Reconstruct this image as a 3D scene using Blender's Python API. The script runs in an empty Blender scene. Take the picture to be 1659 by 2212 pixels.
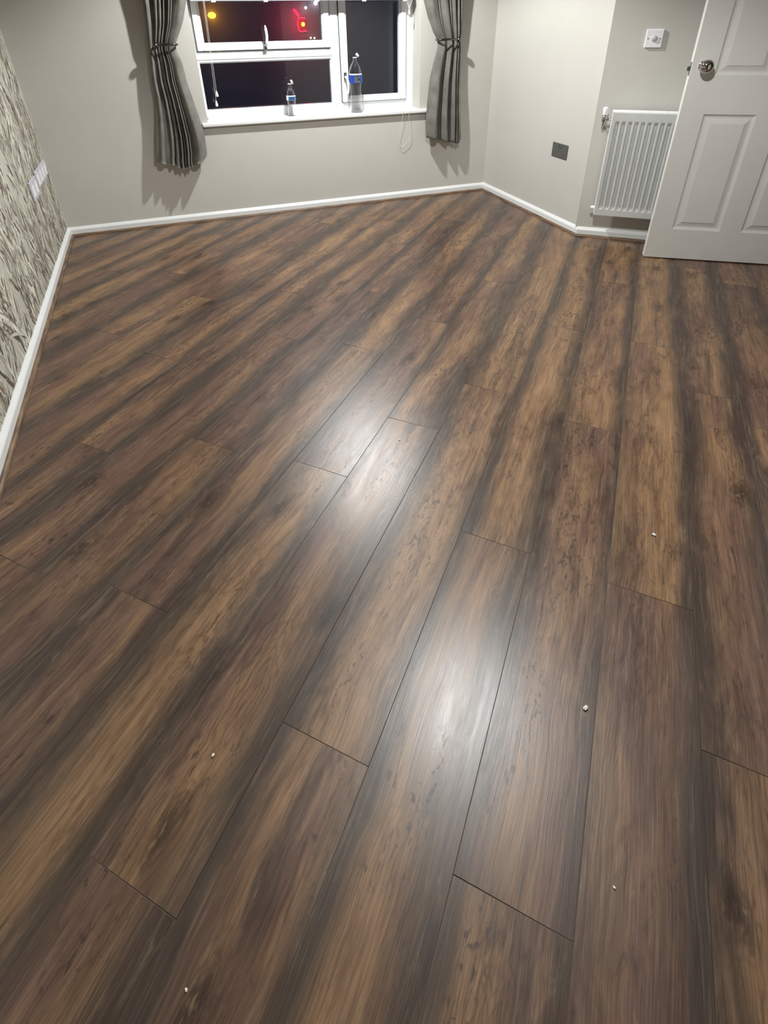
import bpy, bmesh, math, random
from mathutils import Vector, Matrix
random.seed(7)
PI = math.pi
sc = bpy.context.scene
C = sc.collection

# ---------------------------------------------------------------- camera
cd = bpy.data.cameras.new('camera'); cam = bpy.data.objects.new('camera', cd); C.objects.link(cam)
cd.sensor_fit = 'VERTICAL'; cd.sensor_height = 24.0
cd.lens = 1152.92 * 24.0 / 2212.0
cd.shift_y = -(1106.0 - 760.97) / 2212.0
cd.clip_start = 0.02; cd.clip_end = 200
fw = Vector((0.27219879, 0.80565528, -0.52614389)); rt = Vector((0.94434041, -0.32864217, -0.01468035)); up = Vector((0.18474037, 0.49286296, 0.85026884))
cam.matrix_world = Matrix(((rt.x, up.x, -fw.x, 0.0), (rt.y, up.y, -fw.y, 0.0), (rt.z, up.z, -fw.z, 1.2), (0, 0, 0, 1)))
sc.camera = cam
# ---------------------------------------------------------------- world, exposure
sc.view_settings.view_transform = 'Standard'; sc.view_settings.look = 'None'
sc.view_settings.gamma = 1.0; sc.view_settings.use_curve_mapping = False
sc.view_settings.exposure = 0.22
w = bpy.data.worlds.new('night'); sc.world = w; w.use_nodes = True
w.node_tree.nodes['Background'].inputs[0].default_value = (0.30, 0.5, 0.85, 1)
w.node_tree.nodes['Background'].inputs[1].default_value = 0.13
# ---------------------------------------------------------------- ceiling lamps (light)
LAMPS = [(0.915, 3.25, 2.05), (0.86, 1.25, 2.05)]
LPOW = (155, 112)
for (x, y, z), pw in zip(LAMPS, LPOW):
    ld = bpy.data.lights.new('lamp_light', 'SPOT'); ld.energy = pw; ld.spot_size = math.radians(152); ld.spot_blend = 0.4; ld.shadow_soft_size = 0.03; ld.color = (0.985, 1.0, 0.985)
    lo = bpy.data.objects.new('lamp_light', ld); lo.location = (x, y, z); C.objects.link(lo)

# ---------------------------------------------------------------- node helpers
def mat(name):
    m = bpy.data.materials.new(name); m.use_nodes = True
    return m, m.node_tree, m.node_tree.nodes['Principled BSDF']
def simple(name, col, rough=0.5, metal=0.0, bump=0.0, bscale=200, **kw):
    m, nt, b = mat(name)
    b.inputs['Base Color'].default_value = (*col, 1); b.inputs['Roughness'].default_value = rough; b.inputs['Metallic'].default_value = metal
    for k, v in kw.items(): b.inputs[k.replace('_', ' ')].default_value = v
    tc = nt.nodes.new('ShaderNodeTexCoord'); n = nt.nodes.new('ShaderNodeTexNoise'); n.inputs['Scale'].default_value = bscale; n.inputs['Detail'].default_value = 3
    nt.links.new(tc.outputs['Object'], n.inputs['Vector'])
    if bump:
        bp = nt.nodes.new('ShaderNodeBump'); bp.inputs['Strength'].default_value = bump; bp.inputs['Distance'].default_value = 0.002
        nt.links.new(n.outputs['Fac'], bp.inputs['Height']); nt.links.new(bp.outputs[0], b.inputs['Normal'])
    if not kw.get('Transmission_Weight') and not metal:
        mp = nt.nodes.new('ShaderNodeMapRange'); mp.inputs[3].default_value = 0.965; mp.inputs[4].default_value = 1.035
        n2 = nt.nodes.new('ShaderNodeTexNoise'); n2.inputs['Scale'].default_value = 6; nt.links.new(tc.outputs['Object'], n2.inputs['Vector'])
        nt.links.new(n2.outputs['Fac'], mp.inputs[0])
        vm = nt.nodes.new('ShaderNodeVectorMath'); vm.operation = 'SCALE'; vm.inputs[0].default_value = col
        nt.links.new(mp.outputs[0], vm.inputs['Scale']); nt.links.new(vm.outputs[0], b.inputs['Base Color'])
    return m
def emis(name, col, s):
    m, nt, b = mat(name); b.inputs['Base Color'].default_value = (0, 0, 0, 1)
    b.inputs['Emission Color'].default_value = (*col, 1); b.inputs['Emission Strength'].default_value = s
    return m
M = {}
M['wall'] = simple('wall_paint', (0.52, 0.503, 0.462), 0.75, bump=0.25, bscale=350)
M['ceiling'] = simple('ceiling_paint', (0.66, 0.66, 0.64), 0.9)
M['gloss'] = simple('white_gloss_paint', (0.74, 0.75, 0.75), 0.3)
M['upvc'] = simple('white_upvc', (0.84, 0.86, 0.88), 0.22)
M['door'] = simple('door_paint', (0.70, 0.685, 0.65), 0.4, bump=0.15, bscale=120)
M['rad'] = simple('radiator_enamel', (0.90, 0.91, 0.89), 0.3)
M['chrome'] = simple('polished_chrome', (0.52, 0.50, 0.47), 0.10, 1.0)
M['darkchrome'] = simple('black_nickel', (0.16, 0.15, 0.15), 0.15, 1.0)
M['plate_dark'] = simple('brushed_dark_metal', (0.135, 0.135, 0.125), 0.42, 0.5)
M['plastic'] = simple('white_plastic', (0.80, 0.80, 0.82), 0.35)
M['plastic_lilac'] = simple('protective_film_white', (0.50, 0.48, 0.53), 0.4)
M['black'] = simple('dark_slot', (0.015, 0.015, 0.015), 0.6)
M['gasket'] = simple('rubber_gasket', (0.02, 0.02, 0.022), 0.6)
M['glass'] = simple('window_glass', (0.98, 1.0, 1.0), 0.0, Transmission_Weight=1.0, IOR=1.5)
M['pet'] = simple('clear_bottle_plastic', (1, 1, 1), 0.03, Transmission_Weight=1.0, IOR=1.45)
M['cord'] = simple('white_cord', (0.78, 0.78, 0.76), 0.6)
M['lining'] = simple('cream_lining', (0.62, 0.60, 0.52), 0.9, bump=0.3, bscale=600)
M['blind'] = simple('blind_slat', (0.55, 0.58, 0.62), 0.4)
M['label_white'] = simple('label_white', (0.85, 0.87, 0.9), 0.35)
M['label_blue'] = simple('label_royal_blue', (0.02, 0.07, 0.42), 0.35)
M['label_sky'] = simple('label_sky_blue', (0.16, 0.52, 0.95), 0.35)
M['label_purple'] = simple('label_purple_mark', (0.16, 0.10, 0.28), 0.4)
M['grime'] = simple('crumb_white', (0.85, 0.82, 0.75), 0.7)
M['tarmac'] = simple('night_ground', (0.32, 0.33, 0.35), 0.8)
M['hall'] = simple('hall_paint', (0.6, 0.5, 0.42), 0.8)

def cloth_mat(name, c1, c2):
    m, nt, b = mat(name); N = nt.nodes; L = nt.links
    b.inputs['Roughness'].default_value = 0.85; b.inputs['Sheen Weight'].default_value = 0.25
    tc = N.new('ShaderNodeTexCoord'); mp = N.new('ShaderNodeMapping'); mp.inputs['Scale'].default_value = (900, 900, 60); L.new(tc.outputs['Object'], mp.inputs[0])
    n = N.new('ShaderNodeTexNoise'); n.inputs['Scale'].default_value = 1; L.new(mp.outputs[0], n.inputs[0])
    n2 = N.new('ShaderNodeTexNoise'); n2.inputs['Scale'].default_value = 14; n2.inputs['Detail'].default_value = 6; L.new(tc.outputs['Object'], n2.inputs[0])
    ad = N.new('ShaderNodeMath'); ad.operation = 'MULTIPLY'; L.new(n.outputs[0], ad.inputs[0]); L.new(n2.outputs[0], ad.inputs[1])
    r = N.new('ShaderNodeValToRGB'); r.color_ramp.elements[0].position = 0.12; r.color_ramp.elements[1].position = 0.42
    r.color_ramp.elements[0].color = (*c1, 1); r.color_ramp.elements[1].color = (*c2, 1)
    L.new(ad.outputs[0], r.inputs[0]); L.new(r.outputs[0], b.inputs['Base Color'])
    bp = N.new('ShaderNodeBump'); bp.inputs['Strength'].default_value = 0.4; bp.inputs['Distance'].default_value = 0.001; L.new(n.outputs[0], bp.inputs['Height']); L.new(bp.outputs[0], b.inputs['Normal'])
    return m
M['curtain'] = cloth_mat('grey_curtain_fabric', (0.215, 0.205, 0.185), (0.40, 0.385, 0.345))

# wood floor ----------------------------------------------------------------
def floor_mat():
    m, nt, b = mat('dark_laminate'); N = nt.nodes; L = nt.links
    def math_(op, a=None, b_=None, c=None, clamp=False):
        n = N.new('ShaderNodeMath'); n.operation = op; n.use_clamp = clamp
        for i, v in enumerate((a, b_, c)):
            if v is None: continue
            if isinstance(v, (int, float)): n.inputs[i].default_value = v
            else: L.new(v, n.inputs[i])
        return n.outputs[0]
    def mrange(v, a, b_, c=0.0, d=1.0, smooth=True):
        n = N.new('ShaderNodeMapRange'); n.interpolation_type = 'SMOOTHSTEP' if smooth else 'LINEAR'
        L.new(v, n.inputs[0])
        for i, q in enumerate((a, b_, c, d)):
            if isinstance(q, (int, float)): n.inputs[i + 1].default_value = q
            else: L.new(q, n.inputs[i + 1])
        return n.outputs[0]
    def comb(x, y, z):
        n = N.new('ShaderNodeCombineXYZ')
        for i, v in enumerate((x, y, z)):
            if isinstance(v, (int, float)): n.inputs[i].default_value = v
            else: L.new(v, n.inputs[i])
        return n.outputs[0]
    def noise(vec, scale=1.0, detail=2.0, rough=0.5, dist=0.0):
        n = N.new('ShaderNodeTexNoise'); n.inputs['Scale'].default_value = scale; n.inputs['Detail'].default_value = detail
        n.inputs['Roughness'].default_value = rough; n.inputs['Distortion'].default_value = dist; L.new(vec, n.inputs['Vector']); return n.outputs['Fac']
    def mix(f, a, b_, mode='MIX'):
        n = N.new('ShaderNodeMix'); n.data_type = 'RGBA'; n.blend_type = mode
        if isinstance(f, (int, float)): n.inputs[0].default_value = f
        else: L.new(f, n.inputs[0])
        for i, v in ((6, a), (7, b_)):
            if isinstance(v, tuple): n.inputs[i].default_value = (*v, 1)
            else: L.new(v, n.inputs[i])
        return n.outputs[2]
    uv = N.new('ShaderNodeUVMap'); uv.uv_map = 'plank'; s = N.new('ShaderNodeSeparateXYZ'); L.new(uv.outputs[0], s.inputs[0])
    u, v = s.outputs[0], s.outputs[1]          # metres across / along the plank
    at = N.new('ShaderNodeAttribute'); at.attribute_name = 'plankdata'; a = N.new('ShaderNodeSeparateColor'); L.new(at.outputs['Color'], a.inputs[0])
    wl, wr, gold = a.outputs[0], a.outputs[1], a.outputs[2]; seed = math_('MULTIPLY', at.outputs['Alpha'], 57.0)
    e = math_('DIVIDE', u, 0.19191)
    # slow wander of the figure across the plank
    wander = noise(comb(math_('MULTIPLY', e, 0.6), math_('MULTIPLY', v, 2.2), seed), 1.0, 3.0, 0.6)
    wz = math_('SUBTRACT', wander, 0.5)
    e2 = math_('ADD', e, math_('MULTIPLY', wz, 0.34))
    dl = mrange(e2, math_('MULTIPLY', wl, 0.10), math_('ADD', math_('MULTIPLY', wl, 0.62), 0.02), 1.0, 0.0)
    er = math_('SUBTRACT', 1.0, e2)
    dr = mrange(er, math_('MULTIPLY', wr, 0.10), math_('ADD', math_('MULTIPLY', wr, 0.62), 0.02), 1.0, 0.0)
    dl = math_('MULTIPLY', dl, math_('MINIMUM', math_('MULTIPLY', wl, 2.2), 1.0)); dr = math_('MULTIPLY', dr, math_('MINIMUM', math_('MULTIPLY', wr, 2.2), 1.0))
    band = math_('MAXIMUM', dl, dr)
    band = math_('MULTIPLY', band, mrange(noise(comb(math_('MULTIPLY', e, 1.2), math_('MULTIPLY', v, 2.6), math_('ADD', seed, 31.0)), 1.0, 4.0, 0.65), 0.28, 0.52, 0.62, 1.0))
    # extra dark streak somewhere inside the plank
    st = noise(comb(math_('MULTIPLY', e2, 3.2), math_('MULTIPLY', v, 0.9), math_('ADD', seed, 11.0)), 1.0, 3.0, 0.55, 0.3)
    streak = mrange(st, 0.52, 0.72)
    band = math_('MAXIMUM', band, math_('MULTIPLY', streak, 0.62))
    # colour of the heart: reddish brown to golden
    hn = noise(comb(math_('MULTIPLY', e2, 2.0), math_('MULTIPLY', v, 1.6), math_('ADD', seed, 3.0)), 1.0, 4.0, 0.6)
    g = mrange(math_('ADD', hn, math_('MULTIPLY', math_('SUBTRACT', gold, 0.5), 0.24)), 0.36, 0.66)
    heart = mix(g, RED, GOLD)
    # brightness patches
    pn = noise(comb(math_('MULTIPLY', e2, 5.0), math_('MULTIPLY', v, 5.0), math_('ADD', seed, 5.0)), 1.0, 5.0, 0.65, 0.8)
    heart = mix(mrange(pn, 0.34, 0.62, 0.75, 0.0), heart, mix(0.5, DARKRED, heart))
    col = mix(math_('MULTIPLY', band, 0.90), heart, DARK)
    mo = noise(comb(math_('MULTIPLY', u, 42.0), math_('MULTIPLY', v, 13.0), math_('ADD', seed, 41.0)), 1.0, 6.0, 0.7, 0.6)
    mog = mrange(noise(comb(math_('MULTIPLY', e, 1.6), math_('MULTIPLY', v, 2.4), math_('ADD', seed, 44.0)), 1.0, 3.0), 0.40, 0.60, 0.25, 1.0)
    col = mix(math_('MULTIPLY', mrange(mo, 0.50, 0.66, 0.0, 0.80), mog), col, mix(0.62, col, (0.025, 0.011, 0.007)))
    col = mix(math_('MULTIPLY', mrange(mo, 0.46, 0.32, 0.0, 0.60), mog), col, mix(0.30, col, (0.50, 0.33, 0.20)))
    # cathedral arches near the middle
    nd = noise(comb(math_('MULTIPLY', e, 3.0), math_('MULTIPLY', v, 3.0), seed), 1.0, 3.0, 0.6)
    ex = math_('SUBTRACT', e, 0.5)
    rr = math_('ADD', math_('ADD', math_('MULTIPLY', math_('MULTIPLY', ex, ex), 26.0), math_('MULTIPLY', v, 3.0)), math_('MULTIPLY', nd, 5.0))
    arch = math_('SINE', math_('MULTIPLY', rr, 16.0))
    archm = mrange(noise(comb(e, math_('MULTIPLY', v, 1.3), math_('ADD', seed, 21.0))), 0.50, 0.62)
    col = mix(math_('MULTIPLY', mrange(arch, 0.1, 1.0, 0.0, 0.38), archm), col, DARKRED)
    # fibres
    fu = math_('MULTIPLY', u, 420.0)
    fine = noise(comb(math_('ADD', fu, math_('MULTIPLY', wz, 12.0)), math_('MULTIPLY', v, 7.0), seed), 1.0, 3.0, 0.65)
    med = noise(comb(math_('ADD', math_('MULTIPLY', u, 110.0), math_('MULTIPLY', wz, 5.0)), math_('MULTIPLY', v, 4.5), seed), 1.0, 4.0, 0.65, 0.4)
    col = mix(mrange(fine, 0.38, 0.68, 0.0, 0.75, False), col, mix(0.55, col, (0.0, 0.0, 0.0)))
    col = mix(mrange(med, 0.52, 0.70, 0.0, 0.6), col, mix(0.55, col, (0.012, 0.006, 0.004)))
    col = mix(mrange(med, 0.48, 0.30, 0.0, 0.5), col, mix(0.32, col, (0.42, 0.30, 0.19)))
    # short dark flecks
    fl = noise(comb(math_('ADD', math_('MULTIPLY', u, 150.0), math_('MULTIPLY', nd, 10.0)), math_('MULTIPLY', v, 42.0), math_('ADD', seed, 8.0)), 1.0, 3.0, 0.6, 0.25)
    flg = mrange(noise(comb(math_('MULTIPLY', e, 2.2), math_('MULTIPLY', v, 3.2), math_('ADD', seed, 15.0)), 1.0, 3.0), 0.50, 0.64)
    fleck = math_('MULTIPLY', math_('MULTIPLY', mrange(fl, 0.54, 0.65), flg), math_('SUBTRACT', 1.0, math_('MULTIPLY', band, 0.75)))
    col = mix(math_('MULTIPLY', fleck, 0.78), col, (0.022, 0.010, 0.006))
    # knots
    vo = N.new('ShaderNodeTexVoronoi'); vo.inputs['Scale'].default_value = 1.0; vo.inputs['Randomness'].default_value = 1.0
    L.new(comb(math_('MULTIPLY', math_('ADD', e, math_('MULTIPLY', nd, 0.25)), 1.3), math_('ADD', math_('MULTIPLY', v, 3.2), math_('MULTIPLY', nd, 0.6)), seed), vo.inputs['Vector'])
    kn = mrange(vo.outputs['Distance'], 0.03, 0.24, 1.0, 0.0)
    ring = math_('MULTIPLY', mrange(math_('SINE', math_('MULTIPLY', vo.outputs['Distance'], 85.0)), 0.0, 1.0), mrange(vo.outputs['Distance'], 0.1, 0.36, 0.42, 0.0))
    kg = mrange(fl, 0.34, 0.50)
    col = mix(math_('MULTIPLY', kn, math_('MULTIPLY', kg, 0.85)), col, (0.020, 0.012, 0.008))
    col = mix(ring, col, DARKRED)
    L.new(col, b.inputs['Base Color'])
    rg = math_('ADD', math_('MULTIPLY', pn, 0.16), 0.275)
    rg = math_('ADD', rg, math_('MULTIPLY', fleck, 0.05))
    L.new(rg, b.inputs['Roughness']); b.inputs['Specular IOR Level'].default_value = 0.62
    h = math_('ADD', math_('MULTIPLY', fine, 0.5), math_('MULTIPLY', med, 0.9))
    h = math_('SUBTRACT', h, math_('MULTIPLY', fleck, 0.12))
    bp = N.new('ShaderNodeBump'); bp.inputs['Strength'].default_value = 0.20; bp.inputs['Distance'].default_value = 0.0010
    L.new(h, bp.inputs['Height']); L.new(bp.outputs[0], b.inputs['Normal'])
    return m
RED = (0.165, 0.092, 0.064); GOLD = (0.315, 0.182, 0.092); DARKRED = (0.060, 0.028, 0.017); DARK = (0.052, 0.037, 0.030)
M['floor'] = floor_mat()
def bead_mat():
    m, nt, b = mat('walnut_bead'); N = nt.nodes; L = nt.links
    tc = N.new('ShaderNodeTexCoord'); mp = N.new('ShaderNodeMapping'); mp.inputs['Scale'].default_value = (9, 9, 120); L.new(tc.outputs['Object'], mp.inputs[0])
    n = N.new('ShaderNodeTexNoise'); n.inputs['Scale'].default_value = 1.2; n.inputs['Detail'].default_value = 5; L.new(mp.outputs[0], n.inputs[0])
    r = N.new('ShaderNodeValToRGB'); r.color_ramp.elements[0].color = (0.06, 0.035, 0.022, 1); r.color_ramp.elements[1].color = (0.24, 0.15, 0.085, 1)
    r.color_ramp.elements[0].position = 0.3; r.color_ramp.elements[1].position = 0.7
    L.new(n.outputs[0], r.inputs[0]); L.new(r.outputs[0], b.inputs['Base Color']); b.inputs['Roughness'].default_value = 0.45
    return m
M['bead'] = bead_mat()
def paper_mat():
    m, nt, b = mat('grass_wallpaper'); N = nt.nodes; L = nt.links
    at = N.new('ShaderNodeAttribute'); at.attribute_name = 'ink'
    tc = N.new('ShaderNodeTexCoord'); mp = N.new('ShaderNodeMapping'); mp.inputs['Scale'].default_value = (60, 60, 22); L.new(tc.outputs['Object'], mp.inputs[0])
    n = N.new('ShaderNodeTexNoise'); n.inputs['Scale'].default_value = 1; n.inputs['Detail'].default_value = 4; L.new(mp.outputs[0], n.inputs[0])
    mr = N.new('ShaderNodeMapRange'); mr.inputs[3].default_value = 0.7; mr.inputs[4].default_value = 1.3; L.new(n.outputs[0], mr.inputs[0])
    vm = N.new('ShaderNodeVectorMath'); vm.operation = 'SCALE'; L.new(at.outputs['Color'], vm.inputs[0]); L.new(mr.outputs[0], vm.inputs['Scale'])
    L.new(vm.outputs[0], b.inputs['Base Color']); b.inputs['Roughness'].default_value = 0.7
    return m
M['paper'] = paper_mat()

# ---------------------------------------------------------------- mesh helpers
def obj(name, bm, m, parent=None, smooth=False, loc=None, mtx=None):
    me = bpy.data.meshes.new(name)
    bmesh.ops.recalc_face_normals(bm, faces=bm.faces) if smooth != 'keep' else None
    bm.to_mesh(me); bm.free()
    for mm in (m if isinstance(m, (list, tuple)) else [m]): me.materials.append(mm)
    if smooth is True:
        for p in me.polygons: p.use_smooth = True
    o = bpy.data.objects.new(name, me); C.objects.link(o)
    if parent: o.parent = parent
    if loc: o.location = loc
    if mtx: o.matrix_world = mtx
    return o
def tag(o, label=None, cat=None, group=None, kind=None):
    if label: o['label'] = label
    if cat: o['category'] = cat
    if group: o['group'] = group
    if kind: o['kind'] = kind
    return o
def empty(name, loc=(0, 0, 0), rz=0.0):
    o = bpy.data.objects.new(name, None); o.empty_display_size = 0.05; C.objects.link(o); o.location = loc; o.rotation_euler = (0, 0, rz); return o
def bx(bm, x0, x1, y0, y1, z0, z1, bevel=0.0, mi=0, seg=2):
    vs = [bm.verts.new((x, y, z)) for x in (x0, x1) for y in (y0, y1) for z in (z0, z1)]
    fs = [(0, 1, 3, 2), (4, 6, 7, 5), (0, 4, 5, 1), (2, 3, 7, 6), (0, 2, 6, 4), (1, 5, 7, 3)]
    faces = [bm.faces.new([vs[i] for i in f]) for f in fs]
    for f in faces: f.material_index = mi
    if bevel:
        ed = list({e for f in faces for e in f.edges})
        r = bmesh.ops.bevel(bm, geom=ed, offset=bevel, segments=seg, affect='EDGES', profile=0.5)
        for f in r['faces']: f.material_index = mi
def lathe(bm, prof, n=32, c=(0, 0, 0), axis='Z', rad=None, mi=0, close=False):
    rings = []
    for i in range(n):
        a = 2 * PI * i / n; ring = []
        for j, (r, h) in enumerate(prof):
            k = rad(a, h) if rad else 1.0
            x, y = r * k * math.cos(a), r * k * math.sin(a)
            p = (x, y, h) if axis == 'Z' else ((x, h, y) if axis == 'Y' else (h, x, y))
            ring.append(bm.verts.new((c[0] + p[0], c[1] + p[1], c[2] + p[2])))
        rings.append(ring)
    m = len(prof)
    for i in range(n):
        A, B = rings[i], rings[(i + 1) % n]
        for j in range(m if close else m - 1):
            k = (j + 1) % m
            try:
                f = bm.faces.new((A[j], B[j], B[k], A[k])); f.material_index = mi
            except ValueError: pass
    bmesh.ops.remove_doubles(bm, verts=bm.verts, dist=1e-6)
def tube(bm, pts, r, n=8, caps=True):
    pts = [Vector(p) for p in pts]; rings = []
    rr = r if isinstance(r, (list, tuple)) else [r] * len(pts)
    prev = None
    for i, p in enumerate(pts):
        t = (pts[min(i + 1, len(pts) - 1)] - pts[max(i - 1, 0)]).normalized()
        a = prev if prev is not None else (Vector((0, 0, 1)) if abs(t.z) < 0.9 else Vector((1, 0, 0)))
        a = (a - t * a.dot(t)).normalized(); prev = a; b = t.cross(a)
        rings.append([bm.verts.new(p + (a * math.cos(2 * PI * k / n) + b * math.sin(2 * PI * k / n)) * rr[i]) for k in range(n)])
    for A, B in zip(rings, rings[1:]):
        for k in range(n): bm.faces.new((A[k], A[(k + 1) % n], B[(k + 1) % n], B[k]))
    if caps: bm.faces.new(rings[0][::-1]); bm.faces.new(rings[-1])
def smooth_path(P, n=8):
    P = [Vector(p) for p in P]; out = []
    Q = [P[0] * 2 - P[1]] + P + [P[-1] * 2 - P[-2]]
    for i in range(1, len(Q) - 2):
        for k in range(n):
            t = k / n; a, b, c, d = Q[i - 1], Q[i], Q[i + 1], Q[i + 2]
            out.append(0.5 * ((2 * b) + (c - a) * t + (2 * a - 5 * b + 4 * c - d) * t * t + (3 * b - a - 3 * c + d) * t ** 3))
    out.append(P[-1]); return out
def interp(tab, z):
    tab = sorted(tab)
    if z <= tab[0][0]: return tab[0][1]
    for (a, b), (c, d) in zip(tab, tab[1:]):
        if z <= c: 
            t = (z - a) / (c - a); return b + (d - b) * t
    return tab[-1][1]

# ================================================================ THE ROOM
YW = 3.998; CEIL = 2.4
WL0 = Vector((-0.878, YW)); WL1 = Vector((-0.479, -4.6))
WR = Vector((2.2485, YW)); W2 = Vector((2.2825, 2.772))
D3 = Vector((0.785, -0.619)).normalized(); IN3 = Vector((-D3.y, D3.x)) * -1   # into the room
IN3 = Vector((-0.619, -0.785)).normalized()
W3 = Vector((3.214, 2.037)); W4 = W3 + IN3 * 2.8; W5 = Vector((W4.x, -4.6))
def slab(name, A, B, z0, z1, th, m, openings=(), parent=None):
    """wall whose room face runs A->B; thickness goes to the outside (left of A->B when walking with the room on the right)"""
    bm = bmesh.new(); L = (B - A).length; cuts = sorted(openings)
    x = 0.0
    for (a, b, c, d) in cuts:
        bx(bm, x, a, 0, th, z0, z1)
        if c > z0: bx(bm, a, b, 0, th, z0, c)
        if d < z1: bx(bm, a, b, 0, th, d, z1)
        x = b
    bx(bm, x, L, 0, th, z0, z1)
    d = (B - A).normalized()
    o = obj(name, bm, m); o.matrix_world = Matrix(((d.x, -d.y, 0, A.x), (d.y, d.x, 0, A.y), (0, 0, 1, 0), (0, 0, 0, 1)))
    return tag(o, kind='structure')
OX0, OX1, OZ0, OZ1 = 0.142, 1.662, 0.622, 2.07     # window opening
slab('wall_back', WL0 - Vector((0.12, 0)), WR + Vector((0.3, 0)), 0, CEIL, 0.27, M['wall'], [(OX0 - WL0.x + 0.12, OX1 - WL0.x + 0.12, OZ0, OZ1)])
slab('wall_right', WR, W2, 0, CEIL, 0.12, M['wall'])
slab('wall_corner', W2 - D3 * 0.02 + IN3 * 0, W3, 0, CEIL, 0.12, M['wall'])
slab('wall_doorway', W3, W4, 0, CEIL, 0.12, M['wall'], [(0.165, 1.025, 0.0, 2.02)])
slab('wall_side', W4, W5, 0, CEIL, 0.12, M['wall'])
slab('wall_front', W5, WL1, 0, CEIL, 0.12, M['wall'])
hA = W3 - D3 * -1.3 + IN3 * -0.3
slab('wall_hall', hA, hA + IN3 * 2.2, 0, CEIL, 0.1, M['hall'])
# ceiling
bm = bmesh.new(); bx(bm, -1.1, 5.0, -4.8, 4.3, CEIL, CEIL + 0.1); tag(obj('ceiling', bm, M['ceiling']), kind='structure')

# wallpapered left wall --------------------------------------------------
dL = (WL0 - WL1).normalized(); LL = (WL0 - WL1).length
bm = bmesh.new(); ink = bm.loops.layers.float_color.new('ink')
bx(bm, 0, LL + 0.0, 0, 0.12, 0, CEIL)
for f in bm.faces:
    for l in f.loops: l[ink] = (0.45, 0.435, 0.375, 1)
PAL = [(0.085, 0.068, 0.055), (0.15, 0.125, 0.10), (0.23, 0.205, 0.17), (0.30, 0.28, 0.23), (0.56, 0.54, 0.45), (0.64, 0.62, 0.53), (0.20, 0.14, 0.10), (0.36, 0.35, 0.28), (0.11, 0.075, 0.055)]
WGT = [6, 10, 14, 12, 16, 14, 7, 16, 4]
rnd = random.Random(21)
def blade(s, z, ang, ln, wd, col, bend, y):
    pts = []; n = 4; x, zz, a = s, z, ang
    for i in range(n + 1):
        pts.append((x, zz, a, wd * (math.sin(PI * (0.12 + 0.88 * i / n)) ** 0.7 if i < n else 0.02)))
        x += math.sin(a) * ln / n; zz += math.cos(a) * ln / n; a += bend / n
    prev = None
    for (x, zz, a, w_) in pts:
        q = (bm.verts.new((x - math.cos(a) * w_ / 2, y, zz + math.sin(a) * w_ / 2)), bm.verts.new((x + math.cos(a) * w_ / 2, y, zz - math.sin(a) * w_ / 2)))
        if prev and min(zz, prev[2]) > 0.05:
            f = bm.faces.new((prev[0], prev[1], q[1], q[0]))
            for l in f.loops: l[ink] = (*col, 1)
        prev = (q[0], q[1], zz)
k = 0
for i in range(620):            # plumes of grass
    s0 = rnd.uniform(LL - 2.75, LL - 0.03); z0 = rnd.uniform(-0.35, 1.5)
    lean = rnd.gauss(0, 0.22); tone = rnd.random()
    for j in range(rnd.randint(9, 16)):
        k += 1
        t = j / 12; ss = s0 + math.sin(lean) * t * 0.34 + rnd.gauss(0, 0.014); zz = z0 + t * 0.34 + rnd.gauss(0, 0.01)
        side = rnd.choice((-1, 1)); a = lean + side * rnd.uniform(0.1, 0.55)
        ln = rnd.uniform(0.04, 0.15); 
        if not (0.02 < ss < LL - 0.03): continue
        ex = ss + math.sin(a) * ln
        if ex > LL - 0.004: continue
        c = rnd.choices(PAL, WGT)[0]; kk = rnd.uniform(0.85, 1.15)
        blade(ss, zz, a, ln, rnd.uniform(0.006, 0.021), tuple(q * kk for q in c), side * rnd.uniform(-0.1, 0.5), -0.00015 - k * 6e-8)
bmesh.ops.delete(bm, geom=[v for v in bm.verts if not v.link_faces], context='VERTS')
me = bpy.data.meshes.new('wall_left'); bm.to_mesh(me); bm.free(); me.materials.append(M['paper'])
wl = bpy.data.objects.new('wall_left', me); C.objects.link(wl)
wl.matrix_world = Matrix(((dL.x, -dL.y, 0, WL1.x), (dL.y, dL.x, 0, WL1.y), (0, 0, 1, 0), (0, 0, 0, 1))); tag(wl, kind='structure')

# floor ------------------------------------------------------------------
PU = Vector((0.73181301, -0.68150548)); PV = Vector((0.68150548, 0.73181301)); PX0 = -0.79894; PW = 0.19191; PL = 1.285
JOINT = {0: [-0.235, 1.05, 2.11], 1: [1.37], 2: [0.39], 3: [0.99], 4: [0.31], 5: [0.98], 6: [0.67], 7: [0.52], -1: [0.48], -2: [1.01], -3: [0.43], -4: [0.84], -5: [1.37], -6: [0.62], -7: [0.155], -8: [0.815]}
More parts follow.
